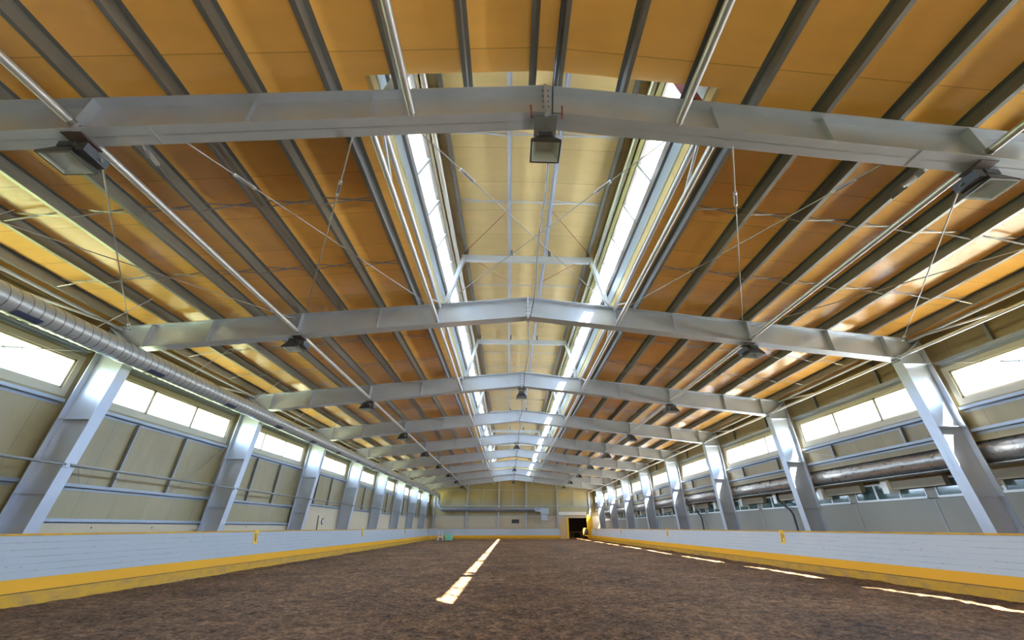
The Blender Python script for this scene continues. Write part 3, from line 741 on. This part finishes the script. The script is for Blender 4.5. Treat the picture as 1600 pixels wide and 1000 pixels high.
for k in (0, 2, 4, 6, 8):
    l = make_lamp(0.0, FY[k] + .20, 6.06, 'black floodlight hanging under the ridge of the %s frame' % ORD[k])
    b = MB(); b.box((-.16, FY[k]-.10, zbot(0)-.065), (.16, FY[k]+.22, zbot(0)-.05)); b.part('mounting_plate', M['galv'], l)
    if k == 0:
        for q in (-.21, .21):
            MB().bar((q, FY[0]-.16, 6.30), (q*1.05, FY[0]-.16, 6.58), .022, .012, up=(0, 1, 0)).part('clamp_lever', M['red'], l, label='red clamp lever')
            MB().tube((q, FY[0]-.155, 6.42), (q*.35, FY[0]-.155, 6.43), .010, 8).part('clamp_bar', M['galv'], l)
# power cable along the ridge
pts = []
y = FY[0] + .1; ph = 0
for k in range(8):
    for q in range(10):
        t = q/10; yy = FY[k] + .1 + t*BAY
        pts.append((0.06 + .03*math.sin(yy*1.7) + .05*math.sin(PI*t), yy, 6.44 + .10*math.sin(PI*t) + (-.06 if q == 0 else 0)))
b = MB(); b.path(pts, .012, 6); b.thing('power_cable', M['black'], 'black power cable strung along the ridge between the lamps', 'cable', smooth=True)
b = MB(); b.path([(.10, Y0+.1, 6.95), (.12, 1.0, 6.98), (.10, FY[0]-.2, 6.95), (.08, FY[0]-.16, 6.4)], .012, 6)
b.thing('power_cable', M['black'], 'black power cable overhead leading to the nearest ridge lamp', 'cable', smooth=True)

# ------------------------------------------------------------------ spiral duct, left side and far gable
def duct_run(pts, r, rib, step):
    """resample a path and add raised spiral seams"""
    P = [Vector(p) for p in pts]; o = []; rr = []; acc = 0
    for a, c in zip(P[:-1], P[1:]):
        L = (c-a).length; n = max(1, int(L/step))
        for i in range(n):
            t = i/n; o.append(a.lerp(c, t)); ph = ((acc + t*L) % rib)/rib
            rr.append(r + (.008 if ph < .12 else 0))
        acc += L
    o.append(P[-1]); rr.append(r)
    return o, rr
DX, DZ, DR = -9.83, 5.06, .235
duct = root('spiral_duct', (DX, 25, DZ-.25), 'long silver spiral air duct under the left eaves, turning across the gable', 'air duct')
b = MB(); o_, r_ = duct_run([(DX, Y0, DZ), (DX, 30, DZ)], DR, .20, .025); b.path(o_, r_, 24)
o_, r_ = duct_run([(DX, 30, DZ), (DX, 56.3, DZ)], DR, .40, .1); b.path(o_, r_, 20)
b.part('straight_run', M['duct'], duct, smooth=True)
b = MB(); arc = [(DX, 56.3 + .9*math.sin(a), DZ - .9*(1-math.cos(a))) for a in [i*PI/2/6 for i in range(7)]]
arc += [(DX, 57.2, 4.2)]
arc += [(DX + .75*(1-math.cos(a)), 57.2, 4.15 - .75*math.sin(a)) for a in [i*PI/2/6 for i in range(7)]]
b.path(arc, DR, 20); b.part('elbow', M['duct'], duct, smooth=True)
b = MB(); b.path([(-9.08, 57.2, 3.40), (2.9, 57.2, 3.40)], DR, 20)
for x in (-8.7, -5.4, -2.1, 1.2): b.tube((x-.05, 57.2, 3.40), (x+.05, 57.2, 3.40), DR+.015, 20)
b.part('gable_run', M['duct'], duct, smooth=True)
b = MB(); b.hexa([(2.9, 57.0, 3.2), (3.7, 56.9, 3.1), (3.7, 57.6, 3.1), (2.9, 57.4, 3.2), (2.9, 57.0, 3.6), (3.7, 56.9, 3.7), (3.7, 57.6, 3.7), (2.9, 57.4, 3.6)])
b.prism_y([(3.7, 3.70), (4.25, 3.55), (4.78, 3.70), (4.78, 2.9), (3.7, 2.9)], 56.9, 57.7); b.box((3.75, 56.9, 2.05), (4.6, 57.7, 2.92)); b.box((3.72, 56.87, 2.86), (4.65, 57.73, 2.93))
b.part('outlet_box', M['duct'], duct, label='boxy grey duct end')
y = 8.95 - 3.2*3
while y < 56: 
    MB().tube((DX, y-.06, DZ), (DX, y+.06, DZ), DR+.014, 24).part('collar', M['duct'], duct, smooth=True); y += 3.2
y = 0.7
while y < 55:
    b = MB(); pv = []
    for a in (R(-92), R(-75), R(-58), R(-42)):
        pv.append((DX + math.cos(a)*(DR+.012), DZ + math.sin(a)*(DR+.012)))
    n = len(pv); b._add([(p[0], y-.24, p[1]) for p in pv] + [(p[0], y+.24, p[1]) for p in pv], [(i, i+1, n+i+1, n+i) for i in range(n-1)])
    ob = b.part('grille', M['grille'], duct)
    y += 3.07
y = 2.1
while y < 55:
    MB().tube((DX+.05, y, DZ+.22), (-9.2, y+.3, zcl(9.2)-.1), .008, 6).part('hanger', M['tube'], duct); y += 3.0

# foil wrapped duct, right side
b = MB(); vs = []; ys = []; y = Y0
while y < 57.5: ys.append(y); y += .12 if y < 22 else .4
n = 20
for y in ys:
    for j in range(n):
        a = 2*PI*j/n; d = Vector((math.cos(a), 0, math.sin(a)))
        rr = .275 + .012*noise.noise((d.x*4, y*2.5, d.z*4)) + (.02 if j in (4, 5, 6) else 0)*noise.noise((d.x*9, y*4, d.z*9))
        vs.append((11.40 + d.x*rr, y, 2.965 + d.z*rr))
b._add(vs, [(i*n+j, i*n+(j+1) % n, (i+1)*n+(j+1) % n, (i+1)*n+j) for i in range(len(ys)-1) for j in range(n)])
fd = b.thing('foil_duct', M['foil'], 'fat foil wrapped duct running behind the right columns', 'air duct', smooth=True)
MB().box((11.16, Y0, 2.665), (11.66, 57.5, 2.69)).part('support_tray', M['galv'], fd)

# black drain pipes on the right
for i, y in enumerate((18.95, 27.9, 36.3, 45.3)):
    b = MB(); b.path([(11.75, y, 2.72), (11.75, y, 2.45), (11.75, y-.12, 2.30), (11.75, y-.66, 1.98), (11.75, y-.78, 1.80), (11.75, y-.80, .2)], .045, 10)
    b.thing('drain_pipe', M['black'], 'bent black drain pipe below the right duct, %s one from the camera' % ORD[i], 'pipe', 'black drain pipes', smooth=True)

# ------------------------------------------------------------------ far gable wall
b = MB(); DXA, DXB, DH = 7.30, 9.95, 2.42
for x0, x1, z0, z1 in ((-12.3, DXA, 2.62, 7.5), (DXB, 12.3, 2.62, 7.5), (DXA, DXB, 2.62, 7.5)): b.box((x0, GY, z0), (x1, GY+.1, z1))
wf = b.struct('wall_far', M['gable'], 'far gable wall of tan panels above a beige base', 'wall')
b = MB(); b.box((-12.3, GY-.02, 0), (DXA, GY+.1, 2.62)); b.box((DXB, GY-.02, 0), (12.3, GY+.1, 2.62)); b.box((DXA, GY-.02, DH), (DXB, GY+.1, 2.62))
b.part('plinth', M['beige'], wf, label='beige lower part of the far wall')
b = MB(); b.box((-.09, GY-.05, 1.78), (.90, GY-.015, 2.24)); b.thing('wall_vent', M['black'], 'small black rectangular vent low on the far wall', 'vent')
gf = root('gable_framing', (0, GY-.1, 1.2), 'grey posts and rails bracing the far gable wall', 'wall framing')
for x in (-10.5, -6.1, -1.85, 1.84, 6.03, 10.4):
    b = MB(); zt = zcl(x) - .03
    b.box((x-.09, GY-.20, 0), (x+.09, GY-.19, zt)); b.box((x-.09, GY-.05, 0), (x+.09, GY-.04, zt)); b.box((x-.006, GY-.2, 0), (x+.006, GY-.04, zt)); b.part('post', M['steel'], gf)
for z in (5.80, 3.84, 2.60):
    MB().box((-10.6, GY-.12, z), (10.6 if z > 2.61 else 7.0, GY-.02, z+.06)).part('rail', M['steel'], gf)
for x in (-8.3, -4.0, 0, 3.9, 8.2): MB().box((x-.03, GY-.08, 3.9), (x+.03, GY-.025, 5.8)).part('mullion', M['steel'], gf)
for p, q in (((-7.9, 3.9), (-6.2, 5.7)), ((-3.6, 3.9), (-1.95, 5.7)), ((.1, 3.9), (1.75, 5.7)), ((1.95, 5.75), (5.9, 2.7)), ((5.9, 5.75), (1.95, 2.7)), ((2.0, 2.6), (4.0, 1.3)), ((5.9, 2.6), (3.9, 1.3)), ((6.2, 5.75), (8.1, 3.9))):
    MB().tube((p[0], GY-.14, p[1]), (q[0], GY-.14, q[1]), .014, 6).part('brace', M['rod'], gf)
# dark passage behind the doorway
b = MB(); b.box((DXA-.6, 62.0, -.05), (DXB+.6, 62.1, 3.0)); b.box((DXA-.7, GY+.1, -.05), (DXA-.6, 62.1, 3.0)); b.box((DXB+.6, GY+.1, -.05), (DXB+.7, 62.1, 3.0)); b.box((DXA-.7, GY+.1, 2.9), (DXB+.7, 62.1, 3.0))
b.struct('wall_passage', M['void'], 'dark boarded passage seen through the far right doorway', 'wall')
b = MB(); b.box((DXA-.06, GY-.10, 0), (DXA+.02, GY+.1, DH+.08)); b.box((DXB-.02, GY-.10, 0), (DXB+.30, GY+.1, DH+.08))
b.struct('door_1', M['yellow'], 'yellow framed doorway in the far right corner', 'door frame')
g = root('gate_wing', (6.7, 57.1, 0), 'slanted tan board wing with yellow post left of the far doorway', 'gate')
MB().prism_y([(6.25, 0), (6.25, 1.75), (7.12, 2.42), (7.12, 0)], 57.05, 57.10).part('board', M['wood'], g)
MB().box((7.12, 56.98, 0), (7.36, 57.14, 2.48)).part('post', M['yellow'], g, label='yellow gate post')
b = MB(); b.box((9.98, 57.15, 0), (10.55, 57.22, 2.6)); b.thing('door_panel', M['yellow'], 'yellow panel between the far doorway and right kickboard', 'panel')
b = MB(); x0, x1, z0, z1 = 9.25, 9.94, .36, 1.18
for p, q in (((x0, z0), (x1, z0)), ((x1, z0), (x1, z1)), ((x1, z1), (x0, z1)), ((x0, z1), (x0, z0))): b.bar((p[0], 57.12, p[1]), (q[0], 57.12, q[1]), .09, .09, up=(0, 1, 0))
yb_ = b.thing('gate_box', M['yellow'], 'small yellow square frame hung at the far doorway', 'gate frame')
MB().box((x0+.05, 57.12, z0+.05), (x1-.05, 57.14, z1-.05)).part('back', M['void'], yb_)
MB().bar((x0+.1, 57.105, z0+.1), (x1-.1, 57.105, z1-.1), .06, .02, up=(0, 1, 0)).part('brace', M['wood'], yb_)
b = MB()
for z in (.74, .05): b.tube((7.95, 60.0, z), (9.8, 60.0, z), .04, 8)
for x in (7.98, 8.35, 9.4): b.tube((x, 60.0, -.02), (x, 60.0, .74), .035, 8)
b.thing('rail_fence', M['wood'], 'low pale rail fence inside the dark far doorway', 'fence')
b = MB(); b.box((6.2, GY-.16, 2.75), (9.9, GY-.125, 3.15)); b.thing('sliding_track', M['white'], 'pale track board above the far doorway', 'door track')
# mounting block and jump stand in the far left corner
mb_ = root('mounting_block', (-7.3, 51.8, 0), 'green three step mounting block in the far left corner', 'mounting block')
for i in range(3):
    x0 = -7.75 + 0.0
    MB().box((-7.75, 52.1 - .28*(i+1), 0), (-7.0, 52.1 - .28*i, .60 - .2*i)).part('step', M['green'], mb_)
js = root('jump_stand', (-8.35, 51.8, 0), 'white wooden jump stand beside the green mounting block', 'jump stand')
for x in (-8.62, -8.08):
    MB().bar((x, 51.8, 0.04), (x + (.06 if x < -8.3 else -.06), 51.8, .95), .07, .07, up=(0, 1, 0)).part('upright', M['white'], js)
    MB().box((x-.12, 51.55, 0), (x+.12, 52.05, .07)).part('foot', M['white'], js)
MB().box((-8.6, 51.78, .26), (-8.1, 51.83, .36)).part('cross_bar', M['white'], js)
# clock and pole on the left wall
ck = root('wall_clock', (-WX+.07, 25.3, 1.6), 'small round clock on the beige left wall', 'clock')
MB().tube((-WX+.06, 25.3, 1.62), (-WX+.10, 25.3, 1.62), .16, 20).part('case', M['black'], ck)
MB().tube((-WX+.10, 25.3, 1.62), (-WX+.104, 25.3, 1.62), .12, 20).part('face', M['white'], ck)
MB().box((-WX+.104, 25.29, 1.62), (-WX+.107, 25.31, 1.71)).part('hand', M['black'], ck); MB().box((-WX+.104, 25.3, 1.61), (-WX+.107, 25.37, 1.63)).part('hand', M['black'], ck)
b = MB(); b.bar((-WX+.09, 24.75, 1.1), (-WX+.09, 24.6, 1.9), .05, .03, up=(1, 0, 0)); b.thing('tool_handle', M['darkmetal'], 'dark upright handle leaning on the left wall beside the clock', 'tool')
